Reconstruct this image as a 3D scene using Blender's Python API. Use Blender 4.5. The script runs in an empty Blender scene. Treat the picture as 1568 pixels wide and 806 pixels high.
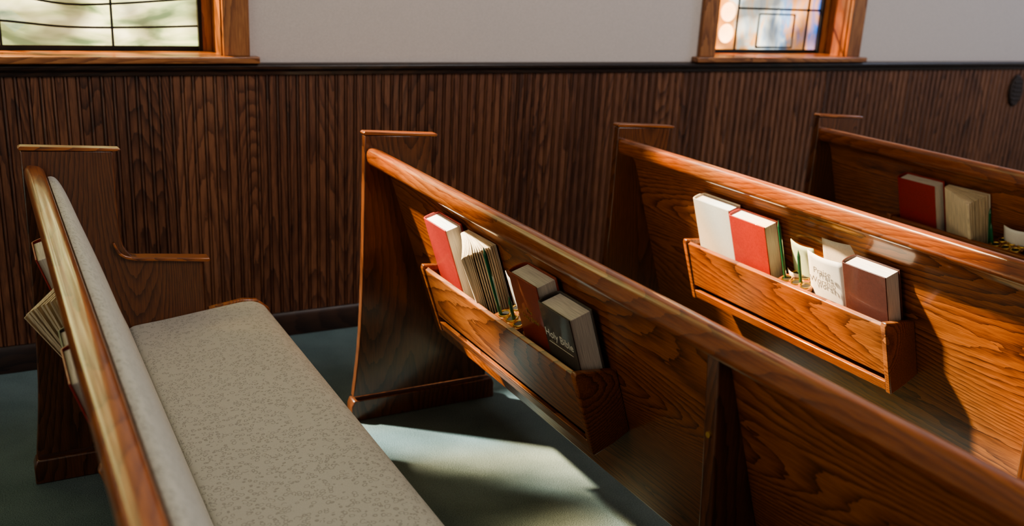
import bpy, bmesh, math, random
from mathutils import Matrix, Vector
random.seed(4)
D=bpy.data; COL=bpy.context.collection

# ---------------------------------------------------------------- materials
def mat(name):
    m=D.materials.new(name); m.use_nodes=True
    nt=m.node_tree; b=nt.nodes['Principled BSDF']
    return m,nt,b
def N(nt,t,**k):
    n=nt.nodes.new(t)
    for a,v in k.items():
        if a.startswith('i_'):
            key=a[2:]; key=int(key) if key.isdigit() else key.replace('_',' ')
            n.inputs[key].default_value=v
        else: setattr(n,a,v)
    return n
def L(nt,a,b): nt.links.new(a,b)
def math_(nt,op,a,b=None):
    n=N(nt,'ShaderNodeMath',operation=op)
    for i,v in enumerate((a,b)):
        if v is None: continue
        if isinstance(v,(int,float)): n.inputs[i].default_value=v
        else: L(nt,v,n.inputs[i])
    return n.outputs[0]
def ramp(nt,fac,stops):
    r=N(nt,'ShaderNodeValToRGB'); e=r.color_ramp.elements
    while len(e)<len(stops): e.new(.5)
    for el,(p,c) in zip(e,stops): el.position=p; el.color=(*c,1)
    L(nt,fac,r.inputs[0]); return r.outputs[0]
def plain(name,c,rough=.6,metal=0,coat=0,noise=0.0):
    m,nt,b=mat(name); b.inputs['Base Color'].default_value=(*c,1)
    b.inputs['Roughness'].default_value=rough; b.inputs['Metallic'].default_value=metal
    b.inputs['Coat Weight'].default_value=coat
    if noise:
        g=N(nt,'ShaderNodeNewGeometry'); n=N(nt,'ShaderNodeTexNoise',i_Scale=180.0,i_Detail=3.0); L(nt,g.outputs['Position'],n.inputs['Vector'])
        L(nt,ramp(nt,n.outputs[0],[(.3,tuple(x*(1-noise) for x in c)),(.7,tuple(min(1,x*(1+noise)) for x in c))]),b.inputs['Base Color'])
    return m
def wood(name,axis,dark,mid,light,rough=.3,coat=.5,rings=55,board=0,stretch=.16,nscale=2.6,fine=1.0,ringc=.55,cr=.12):
    m,nt,b=mat(name)
    g=N(nt,'ShaderNodeNewGeometry')
    s=[1,1,1]; s[axis]=stretch
    mp=N(nt,'ShaderNodeMapping'); mp.inputs['Scale'].default_value=s
    L(nt,g.outputs['Position'],mp.inputs['Vector'])
    vec=mp.outputs[0]
    if board:
        sx=N(nt,'ShaderNodeSeparateXYZ'); L(nt,g.outputs['Position'],sx.inputs[0])
        fl=math_(nt,'FLOOR',math_(nt,'DIVIDE',sx.outputs[0],board))
        wn=N(nt,'ShaderNodeTexWhiteNoise',noise_dimensions='1D'); L(nt,fl,wn.inputs['W'])
        cb=N(nt,'ShaderNodeCombineXYZ'); L(nt,math_(nt,'MULTIPLY',wn.outputs[0],7.0),cb.inputs[2]); L(nt,math_(nt,'MULTIPLY',wn.outputs[0],13.0),cb.inputs[1])
        va=N(nt,'ShaderNodeVectorMath',operation='ADD'); L(nt,vec,va.inputs[0]); L(nt,cb.outputs[0],va.inputs[1]); vec=va.outputs[0]
    n1=N(nt,'ShaderNodeTexNoise',i_Scale=nscale,i_Detail=1.0,i_Roughness=.4,i_Distortion=.2); L(nt,vec,n1.inputs['Vector'])
    sw=[60,60,60]; sw[axis]=14
    mpw=N(nt,'ShaderNodeMapping'); mpw.inputs['Scale'].default_value=sw; L(nt,g.outputs['Position'],mpw.inputs['Vector'])
    nw=N(nt,'ShaderNodeTexNoise',i_Scale=1.0,i_Detail=2.0); L(nt,mpw.outputs[0],nw.inputs['Vector'])
    r=math_(nt,'ADD',math_(nt,'MULTIPLY',n1.outputs[0],float(rings)),math_(nt,'MULTIPLY',nw.outputs[0],.8))
    fr=math_(nt,'POWER',math_(nt,'FRACT',r),2.6)
    s2=[130,130,130]; s2[axis]=6
    mp2=N(nt,'ShaderNodeMapping'); mp2.inputs['Scale'].default_value=s2; L(nt,g.outputs['Position'],mp2.inputs['Vector'])
    n2=N(nt,'ShaderNodeTexNoise',i_Scale=2.4,i_Detail=3.0,i_Roughness=.65); L(nt,mp2.outputs[0],n2.inputs['Vector'])
    n3=N(nt,'ShaderNodeTexNoise',i_Scale=1.7,i_Detail=2.0); L(nt,mp.outputs[0],n3.inputs['Vector'])
    f=math_(nt,'ADD',math_(nt,'MULTIPLY',fr,ringc),math_(nt,'MULTIPLY',math_(nt,'SUBTRACT',n2.outputs[0],.5),1.1*fine))
    f=math_(nt,'ADD',f,math_(nt,'MULTIPLY',math_(nt,'SUBTRACT',n3.outputs[0],.5),.4))
    f=math_(nt,'ADD',f,.25)
    if board: f=math_(nt,'ADD',f,math_(nt,'MULTIPLY',math_(nt,'SUBTRACT',wn.outputs[0],.5),.28))
    c=ramp(nt,f,[(.05,light),(.45,mid),(.95,dark)])
    L(nt,c,b.inputs['Base Color'])
    b.inputs['Roughness'].default_value=rough; b.inputs['Coat Weight'].default_value=coat; b.inputs['Coat Roughness'].default_value=cr
    bp=N(nt,'ShaderNodeBump',i_Strength=.12,i_Distance=.001,invert=True); L(nt,f,bp.inputs['Height']); L(nt,bp.outputs[0],b.inputs['Normal'])
    return m
OD,OM,OL=(.050,.013,.004),(.21,.062,.016),(.37,.122,.030)
W_Y=wood('oak_lengthwise',1,OD,OM,OL,rings=80,ringc=.56,rough=.32,coat=.45)
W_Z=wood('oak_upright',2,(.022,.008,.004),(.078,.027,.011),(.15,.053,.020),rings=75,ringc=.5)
W_X=wood('oak_crosswise',0,OD,OM,OL)
W_RAIL=wood('oak_rail_varnished',1,(.06,.014,.005),(.19,.050,.013),(.32,.098,.025),rough=.28,coat=.6,ringc=.4,cr=.08)
W_WALL=wood('walnut_beadboard',2,(.020,.008,.005),(.090,.034,.017),(.20,.083,.040),rough=.42,coat=.12,rings=40,board=.154,nscale=5.0,stretch=.09,ringc=.5,fine=1.1)
W_TRIM=wood('dark_trim_wood',0,(.006,.003,.003),(.016,.008,.006),(.035,.016,.009),rough=.4,coat=.2)
CA=((.09,.028,.009),(.22,.08,.026),(.36,.15,.05))
W_CASE=wood('window_oak',2,*CA,rough=.35,coat=.4)

def fabric():
    m,nt,b=mat('beige_swirl_upholstery')
    g=N(nt,'ShaderNodeNewGeometry')
    nd=N(nt,'ShaderNodeTexNoise',i_Scale=35.0,i_Detail=2.0); L(nt,g.outputs['Position'],nd.inputs['Vector'])
    mx=N(nt,'ShaderNodeMix',data_type='VECTOR'); mx.inputs[0].default_value=.012
    L(nt,g.outputs['Position'],mx.inputs[4]); L(nt,nd.outputs['Color'],mx.inputs[5])
    v=N(nt,'ShaderNodeTexVoronoi',i_Scale=78.0); L(nt,mx.outputs[1],v.inputs['Vector'])
    ring=math_(nt,'ABSOLUTE',math_(nt,'SUBTRACT',v.outputs['Distance'],.36))
    ln=N(nt,'ShaderNodeMapRange'); ln.inputs[1].default_value=.03; ln.inputs[2].default_value=.10; ln.inputs[3].default_value=1; ln.inputs[4].default_value=0; L(nt,ring,ln.inputs[0])
    n2=N(nt,'ShaderNodeTexNoise',i_Scale=60.0,i_Detail=1.0); L(nt,g.outputs['Position'],n2.inputs['Vector'])
    ln=math_(nt,'MULTIPLY',ln.outputs[0],math_(nt,'GREATER_THAN',n2.outputs[0],.38))
    n3=N(nt,'ShaderNodeTexNoise',i_Scale=420.0,i_Detail=2.0); L(nt,g.outputs['Position'],n3.inputs['Vector'])
    f=math_(nt,'ADD',math_(nt,'MULTIPLY',ln,.42),math_(nt,'MULTIPLY',n3.outputs[0],.35))
    L(nt,ramp(nt,f,[(.05,(.44,.41,.335)),(.8,(.20,.187,.15))]),b.inputs['Base Color'])
    b.inputs['Roughness'].default_value=.85; b.inputs['Sheen Weight'].default_value=.15
    bp=N(nt,'ShaderNodeBump',i_Strength=.5,i_Distance=.002,invert=True); L(nt,f,bp.inputs['Height']); L(nt,bp.outputs[0],b.inputs['Normal'])
    return m
FAB=fabric()
def carpet():
    m,nt,b=mat('teal_grey_carpet')
    g=N(nt,'ShaderNodeNewGeometry')
    n=N(nt,'ShaderNodeTexNoise',i_Scale=260.0,i_Detail=3.0); L(nt,g.outputs['Position'],n.inputs['Vector'])
    n2=N(nt,'ShaderNodeTexNoise',i_Scale=7.0,i_Detail=3.0); L(nt,g.outputs['Position'],n2.inputs['Vector'])
    f=math_(nt,'ADD',math_(nt,'MULTIPLY',n.outputs[0],.7),math_(nt,'MULTIPLY',n2.outputs[0],.3))
    L(nt,ramp(nt,f,[(.3,(.066,.100,.100)),(.7,(.165,.22,.218))]),b.inputs['Base Color'])
    b.inputs['Roughness'].default_value=.95; b.inputs['Specular IOR Level'].default_value=.1
    bp=N(nt,'ShaderNodeBump',i_Strength=.7,i_Distance=.004); L(nt,n.outputs[0],bp.inputs['Height']); L(nt,bp.outputs[0],b.inputs['Normal'])
    return m
CARPET=carpet()
PAINT=plain('warm_grey_plaster',(.50,.43,.39),.8,noise=.06)
CEIL=plain('ceiling_paint',(.55,.50,.45),.9,noise=.03)
GOLD=plain('brass',(.75,.5,.15),.3,1)
BLACK=plain('lead_came',(.01,.014,.014),.5,.5)
VENT=plain('bronze_vent',(.03,.017,.012),.5,.2)
HOLE_DISC=plain('dark_hole_disc',(.01,.008,.006),.8)
WHITE=plain('white_paper',(.75,.72,.66),.7,noise=.03)
GREENP=plain('pale_green_card',(.5,.62,.42),.7,noise=.03)
PENCIL=plain('green_pencil_paint',(.012,.10,.045),.3,0,.5)
def pages(name,c):
    m,nt,b=mat(name); g=N(nt,'ShaderNodeTexCoord')
    mp=N(nt,'ShaderNodeMapping'); mp.inputs['Scale'].default_value=(1,.02,.02); L(nt,g.outputs['Object'],mp.inputs[0])
    n=N(nt,'ShaderNodeTexNoise',i_Scale=900.0,i_Detail=1.0); L(nt,mp.outputs[0],n.inputs['Vector'])
    L(nt,ramp(nt,n.outputs[0],[(.35,tuple(x*.72 for x in c)),(.6,c)]),b.inputs['Base Color']); b.inputs['Roughness'].default_value=.8
    return m
PG=pages('page_edges',(.76,.68,.58)); PGY=pages('aged_page_edges',(.78,.63,.42))
RED=plain('red_cloth_cover',(.30,.024,.016),.45,0,.2,noise=.15)
MAROON=plain('maroon_leather_cover',(.24,.038,.018),.4,0,.2,noise=.15)
BROWN=plain('dark_brown_leather_cover',(.065,.020,.014),.4,0,.2,noise=.15)
GREY=plain('charcoal_leather_cover',(.07,.056,.046),.45,0,.2,noise=.15)
CREAM=plain('cream_cover',(.60,.52,.41),.5,0,.1,noise=.05)
FOIL=plain('silver_foil_lettering',(.8,.74,.62),.35,.3)
INK=plain('grey_ink_lettering',(.16,.14,.12),.6)

# ---------------------------------------------------------------- geometry helpers
def obj(name,me,parent=None,loc=(0,0,0),rot=(0,0,0),mats=()):
    o=D.objects.new(name,me); COL.objects.link(o)
    for m in mats: me.materials.append(m)
    o.location=loc; o.rotation_euler=rot
    if parent: o.parent=parent
    return o
def empty(name,loc=(0,0,0),rot=(0,0,0)):
    o=D.objects.new(name,None); COL.objects.link(o); o.location=loc; o.rotation_euler=rot; o.empty_display_size=.1; return o
def bm_prism(bm,poly,y0,y1,mi=0):
    a=[bm.verts.new((x,y0,z)) for x,z in poly]; b=[bm.verts.new((x,y1,z)) for x,z in poly]
    n=len(poly); fs=[bm.faces.new(a),bm.faces.new(b[::-1])]
    for i in range(n): fs.append(bm.faces.new((a[i],b[i],b[(i+1)%n],a[(i+1)%n])))
    for f in fs: f.material_index=mi
def bm_box(bm,x0,x1,y0,y1,z0,z1,mi=0): bm_prism(bm,[(x0,z0),(x1,z0),(x1,z1),(x0,z1)],y0,y1,mi)
def finish(bm,name,parent,mats,bevel=0,smooth=35,loc=(0,0,0),rot=(0,0,0)):
    bmesh.ops.recalc_face_normals(bm,faces=bm.faces)
    me=D.meshes.new(name); bm.to_mesh(me); bm.free()
    o=obj(name,me,parent,loc,rot,mats)
    if smooth:
        for p in me.polygons: p.use_smooth=True
        me.set_sharp_from_angle(angle=math.radians(smooth))
    if bevel:
        md=o.modifiers.new('bevel','BEVEL'); md.width=bevel; md.segments=2; md.limit_method='ANGLE'; md.angle_limit=math.radians(40); md.harden_normals=False
    return o
def prism(name,poly,y0,y1,m,parent=None,bevel=.003,smooth=35):
    bm=bmesh.new(); bm_prism(bm,poly,y0,y1); return finish(bm,name,parent,[m],bevel,smooth)
def spline(pts,n=6):
    out=[]
    P=[pts[0]]+list(pts)+[pts[-1]]
    for i in range(1,len(P)-2):
        p0,p1,p2,p3=P[i-1:i+3]
        for k in range(n):
            t=k/n
            out.append(tuple(.5*((2*p1[j])+(-p0[j]+p2[j])*t+(2*p0[j]-5*p1[j]+4*p2[j]-p3[j])*t*t+(-p0[j]+3*p1[j]-3*p2[j]+p3[j])*t**3) for j in range(len(p1))))
    out.append(tuple(pts[-1])); return out
# rear plane of pew backrest: reference point z=.49
TX=.327; UP=(-.3108,.9505); OUT=(-.9505,-.3108); REF=(.08+(.85-.49)*TX,.49)
def pl(s,w): return (REF[0]+OUT[0]*s+UP[0]*w, REF[1]+OUT[1]*s+UP[1]*w)
Y0,Y1=-.62,2.86

def end_panel(p,ya,yb,name):
    bm=bmesh.new()
    back=spline([(0,.968),(-.004,.6),(-.014,.3),(-.036,.085)],5)
    front=spline([(.46,.085),(.452,.35),(.448,.52),(.45,.615)],5)
    arm=[(.445,.626),(.30,.645)]
    neck=spline([(.255,.655),(.232,.70),(.226,.80),(.225,.958)],6)
    bm_prism(bm,back+front+arm+neck,ya,yb,0)
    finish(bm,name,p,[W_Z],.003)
    c=.003
    bm=bmesh.new()
    bm_prism(bm,[(-.006,.976),(.0,.981),(.242,.965),(.246,.961),(.240,.957),(-.003,.970)],ya-c,yb+c)
    bm_prism(bm,spline([(.212,.700),(.228,.668),(.262,.653),(.33,.646),(.468,.631)],4)+[(.470,.624),(.464,.620)]+spline([(.33,.636),(.262,.644),(.224,.661),(.206,.699)],4),ya-c-.006,yb+c+.006)
    finish(bm,name+'_cap',p,[W_X],.0015)
    bm=bmesh.new()
    bm_prism(bm,[(-.045,0),(.49,0),(.49,.055),(.48,.075),(-.037,.075),(-.045,.055)],ya-.012,yb+.012)
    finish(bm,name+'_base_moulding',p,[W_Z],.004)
def pew(x0,dy):
    p=empty('church_pew',(x0,dy,0))
    end_panel(p,Y1-.028,Y1,'end_panel_wall_side'); end_panel(p,Y0,Y0+.028,'end_panel_aisle_side')
    ya,yb=Y0+.028,Y1-.028
    rail=[]
    for a in range(0,360,12):
        ca,sa=math.cos(math.radians(a)),math.sin(math.radians(a))
        u=.0255*math.copysign(abs(ca)**.7,ca); v=.029*math.copysign(abs(sa)**.75,sa)
        rail.append((.030+u, .899+v+u*math.tan(math.radians(-12))))
    prism('top_rail',rail,ya,yb,W_RAIL,p,0,60)
    def rb(z,o=0): return .08+(.85-z)*TX+o
    prism('backrest_board',[(.045,.885),(.047,.870),(.066,.862),(rb(.84,-.001),.84),(rb(.82),.82),(rb(.28),.28),(rb(.28,.014),.275),(rb(.83,.010),.83),(.070,.885)],ya,yb,W_Y,p,.002)
    bm=bmesh.new()
    bm_prism(bm,[(.052,.872),(.076,.6),(.089,.40),(.096,.0),(.45,.0),(.46,.355),(.21,.36),(.22,.42),(.09,.83)],1.195,1.228)
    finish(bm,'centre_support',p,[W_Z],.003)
    bm=bmesh.new()
    mtx=Matrix.Translation((.0665,1.2115,.70))@Matrix.Rotation(math.pi/2,4,'Y')
    bmesh.ops.create_cone(bm,cap_ends=True,segments=16,radius1=.006,radius2=.005,depth=.006,matrix=mtx)
    finish(bm,'support_screw',p,[GOLD],0)
    bc=spline([(.074,.872),(.058,.896),(.078,.893),(.100,.85),(.127,.77),(.171,.64),(.211,.51),(.234,.445)],5)+[(rb(.43,.012),.43),(rb(.82,.009),.82)]
    prism('back_cushion',bc,ya+.002,yb-.004,FAB,p,.003,50)
    sc=[(.242,.40)]+spline([(.232,.436),(.25,.447),(.33,.455),(.47,.472),(.56,.482),(.60,.477),(.63,.455),(.640,.42),(.63,.39),(.61,.382)],5)
    prism('seat_cushion',sc,ya+.002,yb-.002,FAB,p,.004,50)
    prism('seat_board',[(.250,.36),(.615,.36),(.623,.37),(.615,.384),(.240,.40)],ya,yb,W_Y,p,.003)
    prism('seat_end_strip',[(.46,.36),(.62,.36),(.645,.40),(.642,.45),(.605,.483),(.56,.489),(.46,.474)],yb-.001,yb+.016,W_Y,p,.003)
    r0,r1=1.635,2.445
    def rack_end(a,b,nm):
        prism(nm,[pl(0,-.0),pl(.05,-.010),pl(.104,-.014),pl(.106,.200),pl(.10,.210),pl(0.0,.168)],a,b,W_Y,p,.003)
    rack_end(r0-.018,r0,'rack_end_near'); rack_end(r1,r1+.018,'rack_end_far')
    prism('rack_front',[pl(.089,.040),pl(.101,.040),pl(.101,.196),pl(.089,.200)],r0,r1,W_Y,p,.002)
    prism('rack_bottom_lip',[pl(.0,.0),pl(.101,-.010),pl(.103,.020),pl(.091,.020),pl(.089,.006),pl(0,.012)],r0,r1,W_Y,p,.002)
    prism('rack_shelf',[pl(.001,.078),pl(.088,.078),pl(.088,.088),pl(.001,.088)],r0+.001,r1-.001,W_Y,p,.001)
    c0=1.945
    prism('cup_holder_board',[pl(.001,.178),pl(.088,.178),pl(.088,.190),pl(.001,.190)],c0-.02,c0+.10,W_Y,p,.001)
    bm=bmesh.new()
    up=Vector((UP[0],0,UP[1])); rotm=Vector((0,0,1)).rotation_difference(up).to_matrix().to_4x4()
    for j in range(3):
        for i in range(2):
            c=pl(.026+.038*i,.191); M=Matrix.Translation((c[0],c0+.038*j,c[1]))@rotm
            S=20;T=6;vs=[]
            for a in range(S):
                for b in range(T):
                    A=2*math.pi*a/S;B=2*math.pi*b/T
                    vs.append(bm.verts.new(M@Vector(((.0145+.0025*math.cos(B))*math.cos(A),(.0145+.0025*math.cos(B))*math.sin(A),.003*math.sin(B)))))
            for a in range(S):
                for b in range(T):
                    bm.faces.new((vs[a*T+b],vs[((a+1)%S)*T+b],vs[((a+1)%S)*T+(b+1)%T],vs[a*T+(b+1)%T]))
    n0=len(bm.faces)
    for j in range(3):
        for i in range(2):
            c=pl(.026+.038*i,.1908); M=Matrix.Translation((c[0],c0+.038*j,c[1]))@rotm
            bmesh.ops.create_circle(bm,cap_ends=True,segments=20,radius=.0145,matrix=M)  # flat dark disc on the solid board in place of an open hole
    bm.faces.ensure_lookup_table()
    for f in bm.faces[n0:]: f.material_index=1
    finish(bm,'cup_holder_rings',p,[GOLD,HOLE_DISC],0)
    return p
PX=[.080,1.04,1.97,2.98]; PDY=[-.03,0,-.03,.01]
for x,d in zip(PX,PDY): pew(x,d)

TILT=math.radians(-18.1)
def place(name,k,y,s=.0,w=.089,yaw=0,roll=0,lean=0):
    c=pl(s+.003,w)
    e=empty(name)
    e.matrix_world=Matrix.Translation((PX[k]+c[0],y+PDY[k],c[1]))@Matrix.Rotation(TILT+lean,4,'Y')@Matrix.Rotation(yaw,4,'Z')@Matrix.Rotation(roll,4,'X')
    return e
def text(parent,s,size,loc,m,name='lettering'):
    for i,line in enumerate(s.split('\n')):
        cu=D.curves.new(name,'FONT'); cu.body=line; cu.size=size; cu.align_x='CENTER'; cu.extrude=.0003
        o=D.objects.new(name,cu); COL.objects.link(o); cu.materials.append(m); o.parent=parent
        o.matrix_local=Matrix.Translation((loc[0],loc[1],loc[2]-i*size*1.15))@Matrix(((0,0,-1,0),(-1,0,0,0),(0,1,0,0),(0,0,0,1)))
def book(name,k,y,w,t,h,cov,pg,s=0,yaw=0,lean=0,txt=None,tm=FOIL,tsz=.03,bars=False,spine_near=False,roll=0):
    """closed book: width along Y (near edge at y), thickness outward (-x)"""
    e=place(name,k,y,s,yaw=yaw,lean=lean,roll=roll)
    ct=.0035
    bm=bmesh.new(); sgn=-1 if spine_near else 1
    ys=w if not spine_near else 0; yf=0 if not spine_near else w
    outer=[(0,yf),(0,ys-sgn*.006)]+[(-t/2+t/2*math.cos(a),ys-sgn*.006+sgn*.012*math.sin(a)) for a in [math.pi*i/8 for i in range(1,8)]]+[(-t,ys-sgn*.006),(-t,yf)]
    tt=t-2*ct
    inner=[(-t+ct,yf),(-t+ct,ys-sgn*.008)]+[(-t/2-tt/2*math.cos(a),ys-sgn*.008+sgn*.009*math.sin(a)) for a in [math.pi*i/8 for i in range(1,8)]]+[(-ct,ys-sgn*.008),(-ct,yf)]
    n=len(outer)
    lo=[bm.verts.new((x,y_,0)) for x,y_ in outer]; lt=[bm.verts.new((x,y_,h)) for x,y_ in outer]
    inn=inner[::-1]
    io=[bm.verts.new((x,y_,0)) for x,y_ in inn]; it=[bm.verts.new((x,y_,h)) for x,y_ in inn]
    for i in range(n-1):
        bm.faces.new((lo[i],lo[i+1],lt[i+1],lt[i])); bm.faces.new((io[i],it[i],it[i+1],io[i+1]))
        bm.faces.new((lt[i],lt[i+1],it[i+1],it[i])); bm.faces.new((lo[i],io[i],io[i+1],lo[i+1]))
    for i in (0,n-1): bm.faces.new((lo[i],lt[i],it[i],io[i]))
    finish(bm,'cover',e,[cov],.0008,50)
    bm=bmesh.new()
    a0=min(yf+sgn*.005,ys-sgn*.006); a1=max(yf+sgn*.005,ys-sgn*.006)
    bm_box(bm,-t+ct,-ct,a0,a1,.004,h-.005)
    finish(bm,'page_block',e,[pg],.001)
    if txt: text(e,txt,tsz,(-t-.0004,w/2,h*.64),tm)
    if bars:
        bm=bmesh.new(); bm_box(bm,-t-.0005,-t,w*.12,w*.88,h*.575,h*.579); finish(bm,'cover_line',e,[tm])
    return e
def open_book(name,k,y,w,h,cov,pg,n=16,s=.004,spread=.4,curl=.015,amp=.25,base=.0):
    """standing paperback whose leaves have fanned open; spine at the far (+Y) side"""
    e=place(name,k,y,s)
    bm=bmesh.new()
    def sheet(a,bend,wid,hh,th,mi,sag=0,x0=0):
        pts=[]
        for i in range(9):
            u=i/8; ang=a+bend*u
            if i==0: pts.append(Vector((-.004-x0,w,0)))
            else: pts.append(pts[-1]+Vector((-math.sin(ang),-math.cos(ang),0))*wid/8)
        vb=[];vt=[]
        for i,q in enumerate(pts):
            vb.append(bm.verts.new((max(q.x,-.078),q.y,0.0))); vt.append(bm.verts.new((q.x-sag*(i/8)**2,q.y,hh-sag*.5*(i/8)**2)))
        vb2=[bm.verts.new(v.co+Vector((th,0,0))) for v in vb]; vt2=[bm.verts.new(v.co+Vector((th,0,0))) for v in vt]
        for i in range(8):
            for q in ((vb[i],vb[i+1],vt[i+1],vt[i]),(vb2[i],vt2[i],vt2[i+1],vb2[i+1]),(vt[i],vt[i+1],vt2[i+1],vt2[i])):
                f=bm.faces.new(q); f.material_index=mi
        f=bm.faces.new((vb[8],vb2[8],vt2[8],vt[8])); f.material_index=mi
    for i in range(n):
        u=i/(n-1)
        sheet(base+u*spread, amp*math.sin(u*3.0)*(.4+u), w*(1-.03*random.random()), h*(1-.010*random.random()), .0040 if i%5 else .0018,0,sag=curl*u*u,x0=.022*u)
    sheet(-.03,.02,w*1.01,h,.002,1)
    finish(bm,'fanned_leaves',e,[pg,cov],0,60)
    return e
def pencil(k,y,s,h,roll,lean=0):
    e=place('pencil',k,y,s,w=.09,roll=roll,lean=lean)
    bm=bmesh.new(); bmesh.ops.create_cone(bm,cap_ends=True,segments=6,radius1=.0048,radius2=.0048,depth=h,matrix=Matrix.Translation((0,0,h/2)))
    finish(bm,'barrel',e,[PENCIL],0,20)
    bm=bmesh.new(); bmesh.ops.create_cone(bm,cap_ends=True,segments=12,radius1=.0048,radius2=.0006,depth=.02,matrix=Matrix.Translation((0,0,h+.01)))
    finish(bm,'sharpened_tip',e,[PENCIL],0)
def card(name,k,y,w,h,m,s=.02,yaw=0,bend=.01,roll=0,txt=None,curl=.8):
    e=place(name,k,y,s,yaw=yaw,roll=roll)
    bm=bmesh.new(); g=[]
    for i in range(9):
        u=i/8; x=-bend*math.sin(u*math.pi)
        g.append([bm.verts.new((x-bend*curl*v**3*(1-u),u*w,v*h)) for v in (0,.35,.6,.8,.92,1)])
    for i in range(8):
        for j in range(5): bm.faces.new((g[i][j],g[i+1][j],g[i+1][j+1],g[i][j+1]))
    o=finish(bm,'sheet',e,[m],0,60); md=o.modifiers.new('s','SOLIDIFY'); md.thickness=.0012
    if txt: text(e,txt,.027,(-bend-.007,w/2,h*.76),INK)
    return e
# pew 2 (index1)
book('red_hymnal',1,2.285,.150,.052,.262,RED,PG,s=.01)
open_book('open_paperback_book',1,2.105,.155,.250,CREAM,PGY,n=20,spread=.36,curl=.012)
card('folded_bulletin',1,1.955,.11,.19,WHITE,s=.012)
pencil(1,2.030,.070,.275,.03); pencil(1,1.985,.06,.15,.10)
book('maroon_bible',1,1.785,.138,.058,.262,MAROON,PG,s=.008,txt='The\nHoly Bible',tm=GOLD,tsz=.018)
book('holy_bible',1,1.640,.138,.062,.235,GREY,PG,s=.012,txt='Holy Bible',tsz=.029,bars=True)
# pew 3
book('cream_hymnal',2,2.255,.175,.05,.262,CREAM,PG,s=.01)
book('red_hymnal',2,2.085,.162,.055,.255,RED,PG,s=.014)
card('offering_envelope',2,1.99,.060,.115,WHITE,s=.03)
card('folded_bulletin',2,1.945,.10,.205,GREENP,s=.010)
pencil(2,2.030,.060,.27,.0); pencil(2,1.975,.055,.19,.04)
card('praise_booklet',2,1.80,.135,.220,WHITE,s=.050,bend=.010,txt='Praise\nWorship',curl=.4)
card('folded_bulletin',2,1.80,.118,.245,CREAM,s=.008,bend=.006,curl=-3)
book('brown_bible',2,1.640,.150,.056,.235,BROWN,PG,s=.012)
# pew 4
book('red_hymnal',3,2.265,.168,.055,.265,RED,PG,s=.01)
open_book('open_paperback_book',3,2.085,.165,.255,CREAM,PGY,n=20,spread=.34,curl=.012)
card('folded_bulletin',3,1.93,.09,.16,WHITE,s=.02); pencil(3,2.06,.05,.21,.05); pencil(3,2.03,.06,.16,-.05)
book('black_bible',3,1.77,.13,.055,.245,GREY,PG,s=.012); book('maroon_bible',3,1.640,.12,.05,.24,MAROON,PG,s=.012)
# pew 1
book('red_hymnal',0,2.28,.150,.052,.30,RED,PG,s=.034)
open_book('open_songbook',0,2.11,.160,.255,WHITE,PGY,n=16,spread=.50,curl=.032,amp=.35)
book('maroon_bible',0,1.83,.10,.05,.26,GREY,PG,s=.034)
book('red_hymnal',0,1.645,.165,.055,.27,RED,PG,s=.030)

# ---------------------------------------------------------------- room
WY=3.68; HC=4.8
def quadobj(name,x0,x1,y0,y1,z0,z1,m):
    bm=bmesh.new(); bm_box(bm,x0,x1,y0,y1,z0,z1); return finish(bm,name,None,[m],0,0)
quadobj('floor',-6,9,-5,WY+.2,-.1,0,CARPET)
quadobj('ceiling',-6,9,-5,WY+.2,HC,HC+.1,CEIL)
ZT=4.35; ZB=1.125; WA=(-.92,.80); WB=(3.09,3.96)
bm=bmesh.new()
bm_box(bm,-6,9,WY,WY+.2,0,ZB); bm_box(bm,-6,9,WY,WY+.2,ZT,HC)
for a,b in ((-6,WA[0]),(WA[1],WB[0]),(WB[1],9)): bm_box(bm,a,b,WY,WY+.2,ZB,ZT)
finish(bm,'wall_north',None,[PAINT],0,0)
# beadboard wainscot
bm=bmesh.new(); x=-3.0; pit=.0385
prof=[]
while x<7.5:
    prof+= [(x,-.013),(x+.0225,-.013),(x+.0245,-.006),(x+.0265,-.006),(x+.0285,-.012),(x+.0320,-.0145),(x+.0350,-.012),(x+.0365,-.006)]
    x+=pit
a=[bm.verts.new((px,WY+py,.09)) for px,py in prof]; b=[bm.verts.new((px,WY+py,1.07)) for px,py in prof]
for i in range(len(prof)-1): bm.faces.new((a[i],a[i+1],b[i+1],b[i]))
me=D.meshes.new('wainscot_beadboard'); bm.normal_update()
if sum(f.normal.y for f in bm.faces)>0: bmesh.ops.reverse_faces(bm,faces=bm.faces)
bm.to_mesh(me); bm.free(); obj('wainscot_beadboard',me,mats=[W_WALL])
def xprof(name,prof,x0,x1,m,bevel=.002):
    bm=bmesh.new(); a=[bm.verts.new((x0,y,z)) for y,z in prof]; b=[bm.verts.new((x1,y,z)) for y,z in prof]; n=len(prof)
    bm.faces.new(a); bm.faces.new(b[::-1])
    for i in range(n): bm.faces.new((a[i],b[i],b[(i+1)%n],a[(i+1)%n]))
    return finish(bm,name,None,[m],bevel,40)
xprof('baseboard_north',[(WY,0),(WY-.026,0),(WY-.026,.085),(WY-.018,.10),(WY,.105)],-3,7.5,W_TRIM)
xprof('trim_1',[(WY,1.055),(WY-.022,1.055),(WY-.024,1.07),(WY-.034,1.078),(WY-.036,1.09),(WY-.030,1.098),(WY,1.10)],-3,7.5,W_TRIM)
# oval register on the wainscot at the far right
bm=bmesh.new()
bmesh.ops.create_cone(bm,cap_ends=True,segments=40,radius1=.085,radius2=.078,depth=.016,matrix=Matrix.Translation((5.40,WY-.020,.93))@Matrix.Diagonal((.72,1,1.1,1))@Matrix.Rotation(math.pi/2,4,'X'))
for i in range(5):
    z=.93-.05+.025*i; bm_box(bm,5.365,5.435,WY-.033,WY-.026,z-.004,z+.004)
finish(bm,'wall_vent',None,[VENT],.002)
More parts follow.
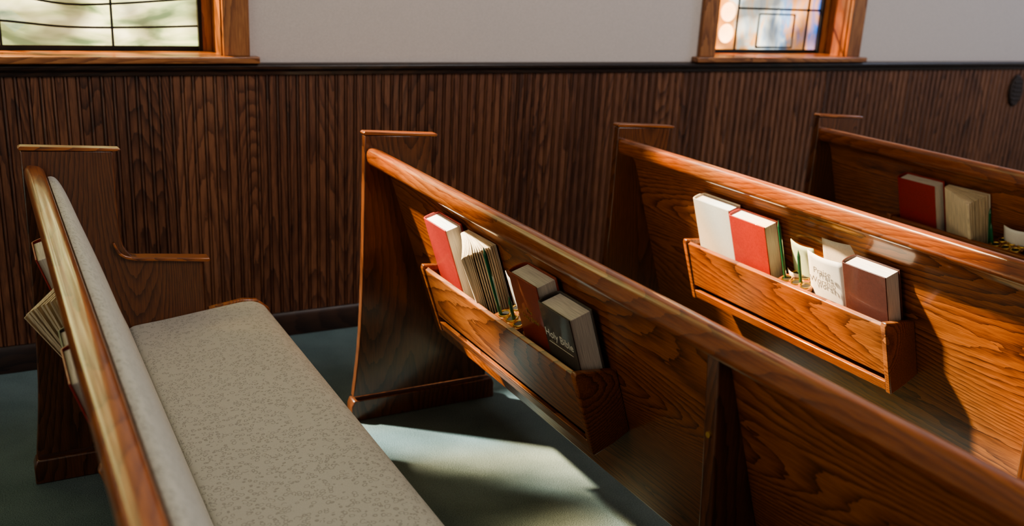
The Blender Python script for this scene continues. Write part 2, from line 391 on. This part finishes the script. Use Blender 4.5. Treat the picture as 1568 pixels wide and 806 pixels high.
# windows
def glass(name,mode):
    m,nt,b=mat(name); nt.nodes.remove(b); out=nt.nodes['Material Output']
    g=N(nt,'ShaderNodeNewGeometry')
    sx=N(nt,'ShaderNodeSeparateXYZ'); L(nt,g.outputs['Position'],sx.inputs[0])
    mp=N(nt,'ShaderNodeMapping'); mp.inputs['Scale'].default_value=(2.2,1,6.5) if mode=='green' else (7,1,3); L(nt,g.outputs['Position'],mp.inputs[0])
    n=N(nt,'ShaderNodeTexNoise',i_Scale=1.8,i_Detail=5.0,i_Distortion=1.0); L(nt,mp.outputs[0],n.inputs['Vector'])
    if mode=='green': c=ramp(nt,n.outputs[0],[(.34,(.06,.11,.05)),(.45,(.21,.27,.13)),(.54,(.38,.41,.22)),(.68,(.54,.54,.36))])
    else:
        f=math_(nt,'ADD',math_(nt,'MULTIPLY',math_(nt,'SUBTRACT',sx.outputs[0],3.2),1.3),math_(nt,'MULTIPLY',math_(nt,'SUBTRACT',n.outputs[0],.5),.9))
        c=ramp(nt,f,[(.0,(.80,.27,.03)),(.22,(.70,.34,.09)),(.36,(.46,.52,.52)),(.6,(.08,.18,.36)),(.76,(.45,.20,.06)),(1,(.02,.08,.32))])
    tr=N(nt,'ShaderNodeBsdfTranslucent'); L(nt,c,tr.inputs[0])
    tp=N(nt,'ShaderNodeBsdfTransparent')
    # clear panes of pale blue, white and amber glass
    vo=N(nt,'ShaderNodeTexVoronoi',i_Scale=3.2); L(nt,g.outputs['Position'],vo.inputs['Vector'])
    sc=N(nt,'ShaderNodeSeparateColor'); L(nt,vo.outputs['Color'],sc.inputs[0])
    pc=ramp(nt,sc.outputs[0],[(.25,(.72,.86,1)),(.5,(1,.96,.90)),(.85,(1,.66,.34))])
    c2=N(nt,'ShaderNodeMix',data_type='RGBA'); c2.inputs[0].default_value=.8 if mode=='green' else .35; L(nt,c,c2.inputs[6]); L(nt,pc,c2.inputs[7]); L(nt,c2.outputs[2],tp.inputs[0])
    gl=N(nt,'ShaderNodeBsdfGlossy'); gl.inputs['Roughness'].default_value=.1
    n2=N(nt,'ShaderNodeTexNoise',i_Scale=5.5,i_Detail=1.5); L(nt,g.outputs['Position'],n2.inputs['Vector'])
    f=N(nt,'ShaderNodeMapRange'); f.inputs[1].default_value=.36; f.inputs[2].default_value=.60; f.inputs[3].default_value=.25; f.inputs[4].default_value=.88; L(nt,n2.outputs[0],f.inputs[0])
    fo=f.outputs[0]
    if mode=='green':
        a=N(nt,'ShaderNodeMapRange'); a.inputs[1].default_value=-.42; a.inputs[2].default_value=-.30; L(nt,sx.outputs[0],a.inputs[0])
        z=N(nt,'ShaderNodeMapRange'); z.inputs[1].default_value=2.5; z.inputs[2].default_value=2.7; L(nt,sx.outputs[2],z.inputs[0])
        mk=math_(nt,'MAXIMUM',a.outputs[0],z.outputs[0])  # unseen lower-left glass made nearly opaque to keep sun off the near seat
        fo=math_(nt,'MULTIPLY',fo,math_(nt,'ADD',math_(nt,'MULTIPLY',mk,.99),.01))
    mx=N(nt,'ShaderNodeMixShader'); L(nt,fo,mx.inputs[0]); L(nt,tr.outputs[0],mx.inputs[1]); L(nt,tp.outputs[0],mx.inputs[2])
    m2=N(nt,'ShaderNodeMixShader'); m2.inputs[0].default_value=.04; L(nt,mx.outputs[0],m2.inputs[1]); L(nt,gl.outputs[0],m2.inputs[2])
    L(nt,m2.outputs[0],out.inputs[0]); return m
def lead(parent,pts,r=.0045,name='lead_came'):
    cu=D.curves.new(name,'CURVE'); cu.dimensions='3D'; cu.bevel_depth=r; cu.bevel_resolution=1
    for P in pts:
        s=cu.splines.new('POLY'); s.points.add(len(P)-1)
        for i,(x,z) in enumerate(P): s.points[i].co=(x,WY+.146,z,1)
    o=D.objects.new(name,cu); COL.objects.link(o); cu.materials.append(BLACK); o.parent=parent
def window(name,xa,xb,mode):
    e=empty(name)
    gy=WY+.15
    bm=bmesh.new()
    v=[bm.verts.new(c) for c in ((xa,gy,ZB),(xb,gy,ZB),(xb,gy,ZT),(xa,gy,ZT))]; bm.faces.new(v)
    finish(bm,'stained_glass',e,[glass('stained_glass_'+mode,mode)],0,0)
    bm=bmesh.new() # jamb lining + casing
    t=.02
    bm_box(bm,xa-.001,xa+t*.3,WY-.002,WY+.19,ZB,ZT); bm_box(bm,xb-t*.3,xb+.001,WY-.002,WY+.19,ZB,ZT); bm_box(bm,xa,xb,WY-.002,WY+.19,ZT-t,ZT)
    bm_box(bm,xa-.09,xa,WY-.022,WY,ZB,ZT+.09); bm_box(bm,xb,xb+.095,WY-.022,WY,ZB,ZT+.09); bm_box(bm,xa,xb,WY-.022,WY,ZT,ZT+.09)
    sw=.045 # sash
    for (a,b,c,d) in ((xa+.006,xa+sw*.6,ZB,ZT),(xb-sw,xb-.006,ZB,ZT)): bm_box(bm,a,b,gy-.018,gy+.018,c,d)
    finish(bm,'casing_and_jambs',e,[W_CASE],.002)
    bm=bmesh.new(); bm_box(bm,xa-.12,xb+.125,WY-.05,WY,ZB-.025,ZB); bm_box(bm,xa,xb,WY-.002,gy+.04,ZB-.02,ZB+.002)
    finish(bm,'sill',e,[wood('window_sill_oak_'+mode,0,*CA)],.004)
    bm=bmesh.new(); bm_box(bm,xa+.02,xb-.03,gy-.010,gy+.01,ZB,ZB+.020); bm_box(bm,xb-sw-.012,xb-sw+.002,gy-.02,gy+.01,ZB,ZT); finish(bm,'metal_sash_edge',e,[BLACK],0)
    return e
w1=window('window_1',*WA,'green'); w2=window('window_2',*WB,'amber')
LN=[]
for x in (-.62,-.27,.085,.445): LN.append([(x,ZB),(x,ZT)])
for z in [1.215+.21*i for i in range(15)]: LN.append(spline([(-.92,z+.02),(-.4,z-.012),(0,z+.015),(.3,z-.006),(.55,z-.004),(.76,z+.004)],6))
for z in (1.29,1.9,2.6,3.3): LN.append(spline([(-.92,z-.03),(-.2,z-.01),(.10,z+.02),(.35,z-.004),(.76,z+.03)],6))
lead(w1,LN,.0045)
lead(w1,[spline([(-.30,1.22),(-.1,1.25),(.03,1.28),(.13,1.33),(.22,1.42)],8),spline([(-.2,1.24),(.0,1.30),(.10,1.40),(.06,1.55)],8)],.008,'lead_branch')
LN=[]
for (a,b,c,d) in ((3.49,3.73,1.155,1.32),(3.45,3.7,1.45,1.75),(3.45,3.7,1.9,2.3)): LN.append([(a,c),(a,d),(b,d),(b,c),(a,c)])
for x in (3.35,3.82): LN.append([(x,ZB),(x,ZT)])
for z in [1.345+.3*i for i in range(10)]: LN.append([(3.35,z),(3.93,z)])
lead(w2,LN,.006)
bm=bmesh.new()
for z in (1.222,1.325,1.43,1.54,1.65):
    bmesh.ops.create_circle(bm,cap_ends=True,segments=24,radius=.046,matrix=Matrix.Translation((3.285,WY+.143,z))@Matrix.Rotation(math.pi/2,4,'X'))
m,nt,b=mat('milky_glass_roundel'); nt.nodes.remove(b); tr=N(nt,'ShaderNodeBsdfTranslucent'); tr.inputs[0].default_value=(.98,.93,.78,1); L(nt,tr.outputs[0],nt.nodes['Material Output'].inputs[0])
finish(bm,'glass_roundels',w2,[m],0,0)

# ---------------------------------------------------------------- lights
su=D.lights.new('sun','SUN'); su.energy=62; su.angle=math.radians(3.0); su.color=(1,.86,.69)
so=D.objects.new('sun',su); COL.objects.link(so); so.rotation_euler=Vector((.55,-.50,-.70)).to_track_quat('-Z','Y').to_euler(); so.location=(-4,8,8)
def area(name,loc,target,sx,sy,e,c):
    l=D.lights.new(name,'AREA'); l.shape='RECTANGLE'; l.size=sx; l.size_y=sy; l.energy=e; l.color=c
    o=D.objects.new(name,l); COL.objects.link(o); o.location=loc; o.rotation_euler=(Vector(target)-Vector(loc)).to_track_quat('-Z','Y').to_euler()
area('overhead_fill',(3.2,-.3,4.6),(1,1.8,0),2.5,2.5,235,(1,.97,.96))  # unseen soft fill added overhead to brighten seats and wall
area('west_fill',(-4,1.0,2.8),(1,2.2,.6),2.5,2,40,(1,.90,.76))  # added warm fill lamp on the left, out of view
area('east_cool_fill',(7.5,1.8,3.0),(2,1.2,.8),1.2,2.2,75,(.62,.74,1))  # cool off-frame lamp, added for bluish highlights on the rails
w=D.worlds.new('world'); bpy.context.scene.world=w; w.use_nodes=True
w.node_tree.nodes['Background'].inputs[0].default_value=(1,.95,.92,1); w.node_tree.nodes['Background'].inputs[1].default_value=.34

# ---------------------------------------------------------------- camera
ca=D.cameras.new('camera'); co=D.objects.new('camera',ca); COL.objects.link(co)
R=Matrix(((.879,.0984,-.4666),(-.4742,.2826,-.8338),(.0498,.9542,.2951)))
co.matrix_world=Matrix.Translation((0,0,1.5))@R.to_quaternion().to_matrix().to_4x4()
ca.sensor_width=36; ca.lens=36*1484/1568; ca.clip_start=.05
ca.dof.use_dof=True; ca.dof.focus_distance=2.35; ca.dof.aperture_fstop=2.8
bpy.context.scene.camera=co
try: bpy.context.scene.view_settings.look='AgX - Medium High Contrast'
except Exception: pass
